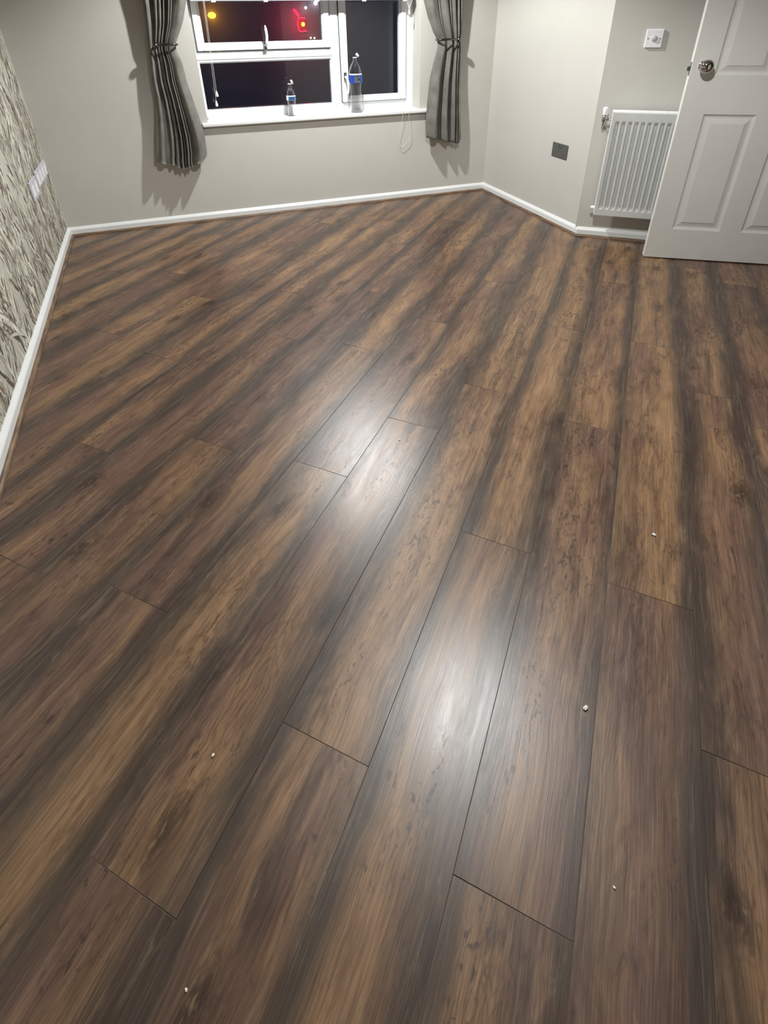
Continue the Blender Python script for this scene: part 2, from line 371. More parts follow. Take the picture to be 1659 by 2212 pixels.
# per seam darkness (a seam k is the left edge of row k): width of the dark band to its left / right
SEAM = {-8: (.5, .3), -7: (.5, .7), -6: (.3, .2), -5: (.8, .6), -4: (.2, .3), -3: (.75, .5), -2: (.25, .4), -1: (.7, .5), 0: (.5, .75), 1: (.4, .22), 2: (.75, .6), 3: (.35, .45), 4: (.65, .35), 5: (.35, .2), 6: (.5, .6), 7: (.6, .45), 8: (.7, .3)}
rf = random.Random(5)
bm = bmesh.new(); uvl = bm.loops.layers.uv.new('plank'); pdl = bm.loops.layers.float_color.new('plankdata')
for r in range(-17, 32):
    js = JOINT.get(r) or [rf.uniform(0, PL)]
    j = sorted(js); cuts = list(j)
    while cuts[0] > -4.8: cuts.insert(0, cuts[0] - PL)
    while cuts[-1] < 5.8: cuts.append(cuts[-1] + PL)
    for v0, v1 in zip(cuts, cuts[1:]):
        sl = SEAM.get(r, (rf.uniform(.2, .8), rf.uniform(.2, .7))); sr = SEAM.get(r + 1, (rf.uniform(.2, .8), rf.uniform(.2, .7)))
        data = (min(1, max(0.05, 0.06 + sl[1] + rf.uniform(-.15, .15))), min(1, max(0.05, 0.06 + sr[0] + rf.uniform(-.15, .15))), rf.random(), rf.random())
        data = (data[0], data[1], data[2] * 0.75 if r < 0 else data[2], data[3])
        if r in (2, 3, 5) and v0 > 0.2: data = (data[0], data[1], 0.85 + 0.1 * rf.random(), data[3])
        flip = rf.random() < 0.5; off = rf.uniform(0, 3)
        tilt = rf.uniform(-0.0007, 0.0007)
        u0 = PX0 + r * PW; g = 0.0009
        def P(u, v, z): return (PU * u + PV * v).to_3d() + Vector((0, 0, z))
        outer = [(u0, v0), (u0 + PW, v0), (u0 + PW, v1), (u0, v1)]; inner = [(u0 + g, v0 + g), (u0 + PW - g, v0 + g), (u0 + PW - g, v1 - g), (u0 + g, v1 - g)]
        bo = [bm.verts.new(P(*q, -0.0008)) for q in outer]; ti = [bm.verts.new(P(q[0], q[1], (tilt if n in (0, 3) else -tilt))) for n, q in enumerate(inner)]
        fs = [bm.faces.new(ti)]
        for a in range(4): fs.append(bm.faces.new((bo[a], bo[(a + 1) % 4], ti[(a + 1) % 4], ti[a]))); fs[-1].material_index = 1
        for f in fs:
            for l in f.loops:
                x, y = l.vert.co.x, l.vert.co.y; uu = x * PU.x + y * PU.y - u0; vv = x * PV.x + y * PV.y - v0
                l[uvl].uv = (uu, vv + off); l[pdl] = data
def cut(bm, p, n):
    bmesh.ops.bisect_plane(bm, geom=bm.verts[:] + bm.edges[:] + bm.faces[:], plane_co=(p[0], p[1], 0), plane_no=(n[0], n[1], 0), clear_outer=True)
cut(bm, WL0 - Vector((0.05, 0)), (-dL.y, dL.x)); cut(bm, (0, YW + 0.05), (0, 1)); cut(bm, (0, -4.65), (0, -1)); cut(bm, (4.6, 0), (1, 0))
# underlay slab
bm2 = bmesh.new(); bx(bm2, -0.95, 4.62, -4.66, 4.06, -0.06, -0.004)
tmp = bpy.data.meshes.new('tmp'); bm2.to_mesh(tmp); bm2.free(); bm.from_mesh(tmp); bpy.data.meshes.remove(tmp)
M['groove'] = simple('plank_edge', (0.075, 0.05, 0.036), 0.55)
fo = obj('floor', bm, [M['floor'], M['groove']], smooth='keep'); tag(fo, kind='structure')

# skirting boards and walnut beading ---------------------------------------
def profile_run(name, A, B, prof, m, ma=0.0, mb=0.0, kind='structure'):
    """prof: (distance into room, z). ma/mb: mitre, metres along per metre of depth"""
    d = (B - A).normalized(); inn = Vector((d.y, -d.x)); bm = bmesh.new(); R = []
    for P_, k in ((A, ma), (B, mb)):
        R.append([bm.verts.new((*(P_ + inn * q[0] + d * (k * q[0])), q[1])) for q in prof])
    n = len(prof)
    for i in range(n): bm.faces.new((R[0][i], R[0][(i + 1) % n], R[1][(i + 1) % n], R[1][i]))
    bm.faces.new(R[0]); bm.faces.new(R[1][::-1])
    return tag(obj(name, bm, m), kind=kind)
SK = [(0, 0), (0.016, 0), (0.016, 0.040), (0.0135, 0.045), (0.005, 0.0555), (0, 0.057)]
BD = [(0.016, 0), (0.030, 0), (0.030, 0.003), (0.0275, 0.0085), (0.0225, 0.012), (0.016, 0.0135)]
def mitre(d0, d1):   # walking d0 then d1, room on the right: shift along d0 per depth at its end
    i0 = Vector((d0.y, -d0.x)); i1 = Vector((d1.y, -d1.x)); b = (i0 + i1) / (1 + i0.dot(i1)); return b.dot(d0), b.dot(d1)
pts = [WL1, WL0, WR, W2, W3]; names = ['left', 'back', 'right', 'corner']
ds = [(b - a).normalized() for a, b in zip(pts, pts[1:])]
for i, nm in enumerate(names):
    ma = mitre(ds[i - 1], ds[i])[1] if i > 0 else 0; mb = mitre(ds[i], ds[i + 1])[0] if i < 3 else 0
    profile_run('baseboard_' + nm, pts[i], pts[i + 1], SK, M['gloss'], ma, mb)
    profile_run('trim_%d' % (i + 1), pts[i], pts[i + 1], BD, M['bead'], ma, mb)

# ================================================================ WINDOW
FY = 4.143      # inner face of the outer frame
win = tag(empty('window_1', (0.9, FY, 0.647)), kind='structure')
bpy.context.view_layer.update()
def wpart(name, bm, m, parent=win, **k):
    o = obj(name, bm, m, **k); o.parent = parent
    if parent is win: o.matrix_parent_inverse = Matrix.Translation(-Vector(win.location))
    return o
def frame_bm(x0, x1, z0, z1, l, r, b, t, y0, y1, bev=0.004):
    bm = bmesh.new()
    bx(bm, x0, x0 + l, y0, y1, z0, z1, bev); bx(bm, x1 - r, x1, y0, y1, z0, z1, bev)
    bx(bm, x0 + l - .001, x1 - r + .001, y0 + .0004, y1, z0, z0 + b, bev); bx(bm, x0 + l - .001, x1 - r + .001, y0 + .0004, y1, z1 - t, z1, bev)
    return bm
# outer frame with mullion and transom
bm = frame_bm(0.120, 1.690, 0.625, 2.075, 0.040, 0.088, 0.080, 0.07, FY, FY + 0.065)
bx(bm, 1.044, 1.110, FY, FY + 0.065, 0.64, 2.06, 0.004)
bx(bm, 0.135, 1.06, FY - 0.0005, FY + 0.065, 0.990, 1.052, 0.004)
bx(bm, 0.135, 1.06, FY - 0.006, FY + 0.06, 1.004, 1.044, 0.006)
bx(bm, 1.052, 1.102, FY - 0.006, FY + 0.06, 0.70, 2.06, 0.006)
wpart('frame', bm, M['upvc'])
# glazing bead of the fixed pane
bm = frame_bm(0.155, 1.046, 0.692, 0.994, 0.006, 0.006, 0.012, 0.010, FY + 0.012, FY + 0.05, 0.003); wpart('glazing_bead', bm, M['upvc'])
def pane(x0, x1, z0, z1, y, parent=win):
    bm = bmesh.new(); bx(bm, x0, x1, y, y + 0.004, z0, z1); return wpart('glass_pane', bm, M['glass'], parent)
pane(0.150, 1.05, 0.69, 1.0, FY + 0.03)
def sash(x0, x1, z0, z1, bw, bh):
    y0 = FY - 0.018
    bm = frame_bm(x0, x1, z0, z1, bw - .012, bw - .012, bh - .012, bh - .012, y0, y0 + 0.06, 0.006)
    s_ = wpart('sash', bm, M['upvc'])
    bm = frame_bm(x0 + bw - .014, x1 - bw + .014, z0 + bh - .014, z1 - bh + .014, 0.014, 0.014, 0.014, 0.014, y0 + 0.008, y0 + 0.05, 0.004); wpart('glazing_bead', bm, M['upvc'], s_)
    bm = frame_bm(x0 - .003, x1 + .003, z0 - .003, z1 + .003, 0.006, 0.006, 0.006, 0.006, y0 + 0.014, y0 + 0.02, 0); wpart('gasket', bm, M['gasket'], s_)
    pane(x0 + bw - .008, x1 - bw + .008, z0 + bh - .008, z1 - bh + .008, y0 + 0.026, s_)
    return s_
s1 = sash(0.162, 1.043, 1.056, 2.03, 0.050, 0.046)
s3 = sash(1.113, 1.602, 0.706, 2.03, 0.052, 0.041)
def handle(parent, base, vert_dir, side):
    bm = bmesh.new(); x, z = base; y = FY - 0.018
    bx(bm, x - 0.011, x + 0.011, y - 0.011, y, z - 0.028, z + 0.028, 0.004)
    p = wpart('handle', bm, M['chrome'], parent, smooth=True)
    bm = bmesh.new()
    tube(bm, smooth_path([(x, y - 0.008, z + 0.002), (x + side * 0.004, y - 0.036, z + vert_dir * 0.012), (x + side * 0.010, y - 0.042, z + vert_dir * 0.055), (x + side * 0.006, y - 0.040, z + vert_dir * 0.115)], 6), [0.008] * 8 + [0.009] * 9 + [0.006, 0.004], 10)
    wpart('lever', bm, M['plastic'], parent, smooth=True)
handle(s1, (0.598, 1.078), 1, 1)
handle(s3, (1.137, 0.872), -1, 1)
bm = bmesh.new(); lathe(bm, [(0, 0), (0.006, 0), (0.006, 0.004), (0, 0.004)], 16, (1.137, FY - 0.0335, 0.880), 'Y'); wpart('keyhole', bm, M['black'], s3)
# sill
bm = bmesh.new(); bx(bm, 0.103, 1.745, YW - 0.030, YW + 0.005, 0.622, 0.647, 0.007, seg=3); bx(bm, OX0, OX1, YW + 0.0, FY + 0.02, 0.6225, 0.6468)
wpart('window_sill', bm, M['gloss'])

# venetian blind (raised to the top edge of the picture) --------------------
vb = empty('venetian_blind', (0.9, 4.06, 1.325)); tag(vb, 'pale grey venetian blind lowered over the upper half of the window, above both bottles', 'blind')
bpy.context.view_layer.update()
def part(root, name, bm, m, **k):
    o = obj(name, bm, m, **k); o.parent = root; o.matrix_parent_inverse = root.matrix_basis.inverted(); return o
bm = bmesh.new(); bx(bm, 0.165, 1.625, 4.045, 4.075, 1.325, 1.341, 0.004); part(vb, 'bottom_rail', bm, M['blind'])
bm = bmesh.new()
z = 1.355
while z < 2.0:
    v = [bm.verts.new(p) for p in ((0.165, 4.047, z - .008), (1.625, 4.047, z - .008), (1.625, 4.060, z + .003), (0.165, 4.060, z + .003), (0.165, 4.073, z + .008), (1.625, 4.073, z + .008))]
    bm.faces.new(v[:4]); bm.faces.new((v[3], v[2], v[5], v[4])); z += 0.0165
r = bmesh.ops.solidify(bm, geom=bm.faces[:], thickness=0.0004); part(vb, 'slats', bm, M['blind'])
bm = bmesh.new(); bx(bm, 0.16, 1.63, 4.04, 4.08, 2.01, 2.069, 0.003); part(vb, 'headrail', bm, M['blind'])
for x in (0.30, 0.62, 0.95, 1.27, 1.56):
    bm = bmesh.new(); bx(bm, x - .014, x + .014, 4.040, 4.0455, 1.318, 1.338, 0.002); part(vb, 'rail_clip', bm, M['plastic'])
# pull cords with acorns
def acorn(root, name, x, y, z, ln=0.036, r=0.009):
    bm = bmesh.new(); lathe(bm, [(0, 0), (r * .8, 0.0), (r, ln * .15), (r * .9, ln * .45), (r * .45, ln * .85), (r * .3, ln), (0, ln)], 16, (x, y, z)); part(root, name, bm, M['plastic'], smooth=True)
for x, zt, dx in ((0.232, 0.795, 0.0), (0.220, 0.737, 0.006)):
    bm = bmesh.new(); tube(bm, [(x + 0.014 + dx, 4.036, 1.33), (x, 4.042, zt + 0.03)], 0.0009, 6); part(vb, 'lift_cord', bm, M['cord'])
    acorn(vb, 'cord_acorn', x, 4.042, zt)
acorn(vb, 'cord_joiner', 1.592, 4.045, 1.240, 0.038, 0.008)
for dx in (-0.03, -0.012, 0.012, 0.03):
    bm = bmesh.new(); tube(bm, [(1.592 + dx, 4.05, 1.34), (1.592, 4.045, 1.275)], 0.0009, 6); part(vb, 'lift_cord', bm, M['cord'])
# looped cord lying over the sill
bm = bmesh.new()
tube(bm, smooth_path([(1.590, 4.044, 1.243), (1.594, 4.050, 1.0), (1.600, 4.060, 0.72), (1.585, 4.060, 0.6495), (1.560, 4.02, 0.6490), (1.535, 3.99, 0.6490), (1.519, 3.964, 0.645), (1.513, 3.962, 0.600), (1.494, 3.966, 0.52), (1.489, 3.972, 0.44), (1.512, 3.975, 0.395), (1.555, 3.972, 0.425), (1.580, 3.968, 0.48), (1.568, 3.964, 0.57), (1.563, 3.962, 0.615), (1.560, 3.964, 0.645), (1.563, 3.985, 0.6492), (1.58, 4.03, 0.6492), (1.604, 4.055, 0.6495)], 6), 0.0011, 6)
part(vb, 'loose_cord', bm, M['cord'], smooth=True)

# ================================================================ CURTAINS
def curtain(inner, outer, hem, tie_z, ztop, folds, seed, yb, flip):
    rc = random.Random(seed); bm = bmesh.new(); NT, NZ = 260, 90
    fr = []; x = 0.0; tot = sum(f[0] for f in folds)
    for wd, hh in folds:
        fr.append((x, x + wd / tot + (1e-6 if x + wd / tot > 0.999 else 0), hh)); x += wd / tot
    def prof(t):
        for a, b, h in fr:
            if t <= b:
                q = (t - a) / max(b - a, 1e-6); return h * (math.sin(PI * q) ** 0.75)
        return 0
    rows = []
    for j in range(NZ + 1):
        row = []
        for i in range(NT + 1):
            t = i / NT
            zb = interp(hem, t); q = j / NZ; z = ztop + (zb - ztop) * q
            xi, xo = interp(inner, z), interp(outer, z)
            d = abs(z - tie_z)
            amp = 0.030 + 0.022 * min(1, d / 0.35)
            if z < tie_z: amp = 0.030 + 0.042 * min(1, d / 0.5)
            bulge = -0.018 * math.exp(-(d / 0.03) ** 2)
            tt = t + 0.010 * math.sin(9 * z + t * 5 + seed)
            pf = prof(min(1, max(0, tt)))
            y = yb - amp * pf + (-bulge) * 0.4 + 0.004 * math.sin(23 * t + 7 * z)
            xx = xo + (xi - xo) * t
            row.append(bm.verts.new((xx, y, z)))
        rows.append(row)
    for A, B in zip(rows, rows[1:]):
        for i in range(NT): bm.faces.new((A[i], A[i + 1], B[i + 1], B[i]))
    bmesh.ops.solidify(bm, geom=bm.faces[:], thickness=0.0015)
    return bm
Lin = [(0.400, 0.085), (0.439, 0.092), (0.468, 0.102), (0.587, 0.106), (0.681, 0.094), (0.799, 0.074), (0.90, 0.057), (1.009, 0.050), (1.072, 0.030), (1.106, 0.034), (1.212, 0.096), (1.327, 0.140), (1.5, 0.17), (2.15, 0.20)]
Lout = [(0.40, -0.205), (0.45, -0.208), (0.585, -0.182), (0.71, -0.161), (0.811, -0.148), (0.909, -0.147), (1.033, -0.132), (1.136, -0.121), (1.213, -0.113), (1.328, -0.105), (1.5, -0.11), (2.15, -0.16)]
Lhem = [(0, 0.452), (0.12, 0.425), (0.30, 0.418), (0.42, 0.388), (0.66, 0.395), (0.78, 0.412), (0.85, 0.422), (1.0, 0.445)]
cl = empty('curtain', (-0.05, 3.93, 0.45)); tag(cl, 'grey fabric curtain tied back left of the window, beside the patterned wall', 'curtain', 'tied-back grey curtains')
bpy.context.view_layer.update()
part(cl, 'fabric', curtain(Lin, Lout, Lhem, 1.09, 2.15, [(.17, .75), (.07, .25), (.10, .8), (.12, .65), (.07, .9), (.06, .6), (.07, 1), (.05, .8), (.34, 1)], 4, 3.945, 1), M['curtain'], smooth=True)
def lining(xa, xb, ztab, yb, ys=3.968):
    bm = bmesh.new(); prev = None
    for z, a, b in ztab:
        r_ = [bm.verts.new((a + (b - a) * k / 6, ys + 0.004 * math.sin(k * 1.3), z + (yb * k / 6 if z < 0.5 else 0))) for k in range(7)]
        if prev:
            for k in range(6): bm.faces.new((prev[k], prev[k + 1], r_[k + 1], r_[k]))
        prev = r_
    bmesh.ops.solidify(bm, geom=bm.faces[:], thickness=0.001); return bm
part(cl, 'lining', lining(0, 0, [(0.80, -0.147, -0.10), (0.70, -0.166, -0.10), (0.60, -0.190, -0.11), (0.50, -0.213, -0.12), (0.440, -0.224, -0.12)], -0.025, 3.93), M['lining'], smooth=True)['label'] = 'cream lining showing at the outer edge'
Rin = [(0.40, 1.698), (0.47, 1.697), (0.586, 1.693), (0.71, 1.704), (0.845, 1.714), (0.946, 1.735), (1.056, 1.768), (1.092, 1.761), (1.137, 1.728), (1.226, 1.687), (1.32, 1.657), (1.5, 1.63), (2.15, 1.60)]
Rout = [(0.40, 1.972), (0.697, 1.960), (0.916, 1.954), (1.043, 1.949), (1.10, 1.949), (1.319, 1.944), (1.5, 1.95), (2.15, 2.0)]
Rhem = [(0, 0.408), (0.12, 0.395), (0.25, 0.415), (0.40, 0.408), (0.62, 0.437), (1.0, 0.455)]
cr = empty('curtain', (1.82, 3.93, 0.45)); tag(cr, 'grey fabric curtain tied back right of the window, nearer the room corner', 'curtain', 'tied-back grey curtains')
bpy.context.view_layer.update()
part(cr, 'fabric', curtain(Rin, Rout, Rhem, 1.085, 2.15, [(.10, .5), (.09, .7), (.12, .9), (.06, .4), (.22, .9), (.06, .25), (.35, 1)], 9, 3.945, -1), M['curtain'], smooth=True)
part(cr, 'lining', lining(0, 0, [(0.75, 1.90, 1.958), (0.65, 1.90, 1.970), (0.55, 1.90, 1.982), (0.40, 1.90, 1.997)], 0.02, 3.952), M['lining'], smooth=True)['label'] = 'cream lining showing at the outer edge'
# curtain pole above the window
cp = empty('curtain_pole', (0.9, 3.93, 2.17)); tag(cp, 'dark metal curtain pole above the window', 'curtain pole'); bpy.context.view_layer.update()
bm = bmesh.new(); tube(bm, [(-0.25, 3.93, 2.17), (2.08, 3.93, 2.17)], 0.011, 16); part(cp, 'pole', bm, M['darkchrome'], smooth=True)
for x in (-0.26, 2.09):
    bm = bmesh.new(); bmesh.ops.create_uvsphere(bm, u_segments=20, v_segments=12, radius=0.022, matrix=Matrix.Translation((x, 3.93, 2.17))); part(cp, 'finial', bm, M['darkchrome'], smooth=True)
for x in (-0.2, 2.03):
    bm = bmesh.new(); tube(bm, [(x, 3.999, 2.17), (x, 3.93, 2.17)], 0.008, 10); part(cp, 'bracket', bm, M['darkchrome'], smooth=True)
# holdbacks
def holdback(xb, xe, z, label):
    r_ = empty('curtain_holdback', (xb, 3.99, z)); tag(r_, label, 'curtain holdback', 'dark metal curtain holdbacks'); bpy.context.view_layer.update()
    s = 1 if xe > xb else -1
    bm = bmesh.new(); tube(bm, smooth_path([(xb, 3.998, z), (xb, 3.93, z), (xb, 3.905, z)], 4), 0.006, 12); part(r_, 'stem', bm, M['darkchrome'], smooth=True)
    bm = bmesh.new(); lathe(bm, [(0, 0), (0.02, 0), (0.02, 0.004), (0.016, 0.008), (0, 0.008)], 24, (xb, 3.990, z), 'Y'); part(r_, 'wall_plate', bm, M['darkchrome'], smooth=True)
    bm = bmesh.new(); bmesh.ops.create_uvsphere(bm, u_segments=28, v_segments=18, radius=0.0165, matrix=Matrix.Translation((xb, 3.895, z - 0.002))); part(r_, 'ball', bm, M['darkchrome'], smooth=True)
    bm = bmesh.new(); tube(bm, smooth_path([(xb, 3.897, z), (xb + (xe - xb) * .4, 3.887, z + .002), (xb + (xe - xb) * .8, 3.892, z), (xe, 3.905, z - .001), (xe + s * .004, 3.935, z - .002), (xe - s * .002, 3.965, z - .002)], 6), 0.0068, 12); part(r_, 'arm', bm, M['darkchrome'], smooth=True)
holdback(-0.083, 0.037, 1.104, 'dark metal ball-ended holdback gripping the curtain left of the window')
holdback(1.905, 1.762, 1.090, 'dark metal ball-ended holdback gripping the curtain right of the window')

# ================================================================ BOTTLES
def bottle(name, loc, prof, wall, labels, cap, label, cat, waist=None):
    root = empty(name, loc); tag(root, label, cat, 'empty water bottles on the window sill'); bpy.context.view_layer.update()
    bm = bmesh.new(); inner = [(max(r - wall, 0.0), max(h, wall) if i == 0 else h) for i, (r, h) in enumerate(prof)]
    lathe(bm, prof, 40, loc); 
    bm3 = bmesh.new(); lathe(bm3, [(max(r - wall, 0.0), h + (wall if h < 0.004 else 0)) for r, h in prof][::-1], 40, loc)
    t_ = bpy.data.meshes.new('t'); bm3.to_mesh(t_); bm3.free(); bm.from_mesh(t_); bpy.data.meshes.remove(t_)
    me = bpy.data.meshes.new('body'); bm.to_mesh(me); bm.free(); me.materials.append(M['pet'])
    for p in me.polygons: p.use_smooth = True
    o = bpy.data.objects.new('body', me); C.objects.link(o); o.parent = root; o.matrix_parent_inverse = root.matrix_basis.inverted()
    return root
P1 = [(0, 0.004), (0.018, 0.0), (0.026, 0.001), (0.031, 0.006), (0.032, 0.018), (0.0305, 0.024), (0.032, 0.030), (0.0305, 0.037), (0.031, 0.048), (0.0275, 0.062), (0.0262, 0.074), (0.0285, 0.088), (0.031, 0.096), (0.0315, 0.100), (0.0315, 0.130), (0.031, 0.134), (0.029, 0.146), (0.024, 0.160), (0.0165, 0.172), (0.0125, 0.178), (0.0120, 0.184), (0.0150, 0.185), (0.0150, 0.187), (0.0120, 0.188), (0.0120, 0.196)]
b1 = bottle('water_bottle', (0.726, 4.072, 0.6472), P1, 0.0006, None, None, 'small clear plastic water bottle with a light blue label, its cap flipped open', 'bottle')
P2 = [(0, 0.006), (0.025, 0.0), (0.036, 0.001), (0.043, 0.008), (0.044, 0.03)]
h = 0.04
while h < 0.175:
    P2 += [(0.0435 - 0.004 * math.sin(PI * (h - .04) / .15) , h), (0.0418 - 0.004 * math.sin(PI * (h - .04) / .15), h + 0.006)]; h += 0.0125
P2 += [(0.043, 0.186), (0.0445, 0.190), (0.0445, 0.248), (0.044, 0.252), (0.0415, 0.272), (0.035, 0.292), (0.0245, 0.310), (0.0155, 0.322), (0.0130, 0.327), (0.0128, 0.333), (0.0165, 0.334), (0.0165, 0.336), (0.0130, 0.337), (0.0130, 0.346)]
b2 = bottle('water_bottle', (1.190, 4.045, 0.6472), P2, 0.0006, None, None, 'tall clear plastic water bottle with a royal blue and white label, its cap flipped open', 'bottle')
def wrap(root, r, z0, z1, a0, a1, m, name='label_wrap', lab=None, n=24, fullz=None):
    bm = bmesh.new(); c = root.location; A = []
    for i in range(n + 1):
        a = a0 + (a1 - a0) * i / n
        A.append([bm.verts.new((c.x + r * math.cos(a), c.y + r * math.sin(a), c.z + z)) for z in (z0, z1)])
    for P_, Q in zip(A, A[1:]): bm.faces.new((P_[0], Q[0], Q[1], P_[1]))
    bmesh.ops.solidify(bm, geom=bm.faces[:], thickness=0.0003)
    o = part(root, name, bm, m, smooth=True)
    if lab: o['label'] = lab
    return o
F_ = -PI / 2
wrap(b1, 0.0319, 0.100, 0.131, F_ - 1.5, F_ + 1.5, M['label_white'], 'label_wrap')
wrap(b1, 0.0322, 0.101, 0.124, F_ - 0.75, F_ + 1.1, M['label_sky'], 'label_print')
wrap(b1, 0.0324, 0.112, 0.115, F_ - 0.3, F_ + 0.3, M['label_blue'], 'label_mark')
wrap(b2, 0.0449, 0.190, 0.250, F_ - 2.6, F_ + 2.6, M['label_blue'], 'label_wrap', 'royal blue label')
wrap(b2, 0.0452, 0.241, 0.250, F_ - 2.6, F_ + 2.6, M['label_white'], 'label_band')
wrap(b2, 0.0453, 0.193, 0.243, F_ - 0.45, F_ + 0.55, M['label_white'], 'label_print')
wrap(b2, 0.0455, 0.206, 0.220, F_ + 0.1, F_ + 0.42, M['label_purple'], 'label_mark')
wrap(b2, 0.0455, 0.228, 0.233, F_ - 0.3, F_ + 0.35, M['label_sky'], 'label_mark')
wrap(b2, 0.0453, 0.193, 0.243, F_ + 1.0, F_ + 1.5, M['label_sky'], 'label_print')
def cap(root, z, tilt, r=0.0135, hgt=0.014, dx=0.018):
    c = root.location; T = Matrix.Translation((c.x + dx, c.y - 0.002, c.z + z)) @ Matrix.Rotation(tilt, 4, 'Y')
    bm = bmesh.new(); lathe(bm, [(0, 0), (r * .9, 0), (r, 0.002), (r, hgt), (r * .88, hgt), (r * .88, 0.002), (0, 0.002)], 28, rad=lambda a, h_: 1 + 0.02 * math.sin(a * 28))
    bmesh.ops.transform(bm, matrix=T, verts=bm.verts); part(root, 'cap', bm, M['plastic'], smooth=True)
    bm = bmesh.new(); lathe(bm, [(0.0128, 0), (0.0146, 0), (0.0146, 0.005), (0.0128, 0.005)], 28, (c.x, c.y, c.z + z - 0.012), close=True); part(root, 'cap_ring', bm, M['plastic'], smooth=True)
cap(b1, 0.210, math.radians(72), 0.0145, 0.012, 0.008)
cap(b2, 0.356, math.radians(55), 0.0135, 0.014, 0.012)

# ================================================================ RIGHT-HAND WALL FITTINGS
def frame3(A, d, inn, s, out, z):   # matrix with local x along wall, local -y into room
    p = A + d * s + inn * out
    return Matrix(((d.x, -inn.x, 0, p.x), (d.y, -inn.y, 0, p.y), (0, 0, 1, z), (0, 0, 0, 1)))
dR = (W2 - WR).normalized(); inR = Vector((dR.y, -dR.x))
def placed(name, mtx, label, cat, group=None):
    o = empty(name); o.matrix_world = mtx; tag(o, label, cat, group); bpy.context.view_layer.update(); return o
def child(root, name, bm, m, smooth=False):
    o = obj(name, bm, m, smooth=smooth); o.parent = root; return o
# double blank plate on the right wall
so = placed('wall_plate', frame3(WR, dR, inR, 0.925, 0, 0.470), 'dark brushed metal double socket plate low on the right wall, left of the radiator', 'socket')
bm = bmesh.new(); bx(bm, -0.079, 0.079, -0.006, 0, -0.044, 0.044, 0.003); child(so, 'plate', bm, M['plate_dark'])
bm = bmesh.new()
for x in (-0.035, 0.035): bx(bm, x - 0.024, x + 0.024, -0.0068, -0.005, -0.026, 0.012, 0.001)
child(so, 'socket_insert', bm, M['plate_dark'])
bm = bmesh.new()
for x in (-0.012, 0.012): bx(bm, x - 0.006, x + 0.006, -0.0085, -0.006, 0.018, 0.034, 0.001)
child(so, 'rocker', bm, M['plate_dark'])
# dimmer switch on the corner wall
A3 = Vector((2.272, 2.780))
sw = placed('light_switch', frame3(A3, D3, IN3, 0.219, 0, 1.104), 'square white rotary dimmer switch on the wall above the radiator', 'light switch')
bm = bmesh.new(); bx(bm, -0.043, 0.043, -0.009, 0, -0.043, 0.043, 0.004, seg=3); child(sw, 'plate', bm, M['plastic'])
bm = bmesh.new(); lathe(bm, [(0, -0.016), (0.011, -0.016), (0.0135, -0.0145), (0.015, -0.009), (0.017, -0.0088), (0, -0.0088)], 32, (0, 0, 0), 'Y'); child(sw, 'knob', bm, M['plastic_lilac'], True)
for x, m_ in ((-0.030, 'black'), (0.030, 'plate_dark')):
    bm = bmesh.new(); lathe(bm, [(0, -0.0100), (0.0028, -0.0100), (0.0028, -0.0088), (0, -0.0088)], 16, (x, 0, 0), 'Y'); child(sw, 'screw', bm, M[m_])
# radiator
RS0, RW_, RZ0, RZ1 = 0.084, 0.60, 0.172, 0.756
ra = placed('radiator', frame3(A3, D3, IN3, RS0, 0, RZ0), 'white ribbed panel radiator on the corner wall, partly behind the open door', 'radiator')
RH = RZ1 - RZ0; FYR = -0.110
def rad_panel(yf, name, sgn=1):
    bm = bmesh.new(); n = 17; pitch = (RW_ - 0.03) / n; xs = []
    for k in range(n):
        x0 = 0.015 + k * pitch
        for q, dpt in ((0.0, 0), (0.10, 0), (0.25, 0.5), (0.36, 1), (0.64, 1), (0.75, 0.5), (0.90, 0)): xs.append((x0 + q * pitch, dpt))
    xs.append((0.015 + n * pitch, 0)); xs = [(0, 0)] + xs + [(RW_, 0)]
    zs = [(0, 0), (0.036, 0), (0.040, 0.15), (0.054, 1), (RH - 0.068, 1), (RH - 0.052, 0.15), (RH - 0.048, 0), (RH - 0.004, 0)]
    G = [[bm.verts.new((x, yf + sgn * 0.016 * d * e, z)) for x, d in xs] for z, e in zs]
    for a, b in zip(G, G[1:]):
        for i in range(len(xs) - 1): bm.faces.new((a[i], a[i + 1], b[i + 1], b[i]))
    bmesh.ops.solidify(bm, geom=bm.faces[:], thickness=-0.0015 * sgn)
    o = child(ra, name, bm, M['rad']); return o
rad_panel(FYR + 0.0, 'front_panel'); rad_panel(-0.040, 'rear_panel', -1)
bm = bmesh.new(); bx(bm, -0.002, 0.001, FYR + 0.002, -0.036, 0.0, RH, 0.001); child(ra, 'side_panel', bm, M['rad'])
bm = bmesh.new(); bx(bm, RW_ - 0.001, RW_ + 0.002, FYR + 0.002, -0.036, 0.0, RH, 0.001); child(ra, 'side_panel', bm, M['rad'])
bm = bmesh.new()
bx(bm, 0, RW_, FYR + 0.003, FYR + 0.010, RH - 0.006, RH + 0.001, 0.001); bx(bm, 0, RW_, -0.046, -0.036, RH - 0.006, RH + 0.001, 0.001); bx(bm, 0, RW_, -0.080, -0.072, RH - 0.006, RH, 0)
k = 0
for i in range(7): 
    x = 0.006 + i * 0.095; bx(bm, x, x + 0.078 if i < 6 else RW_, FYR + 0.008, -0.040, RH - 0.005, RH - 0.0005, 0)
child(ra, 'top_grille', bm, M['rad'])
bm = bmesh.new(); bx(bm, 0.02, RW_ - 0.02, FYR + 0.02, -0.052, 0.02, RH - 0.015); child(ra, 'convector_fins', bm, M['rad'])
for zz in (0.03, RH - 0.06):
    bm = bmesh.new(); bx(bm, 0.07, 0.10, -0.042, 0.0, zz, zz + 0.03); child(ra, 'wall_bracket', bm, M['rad'])
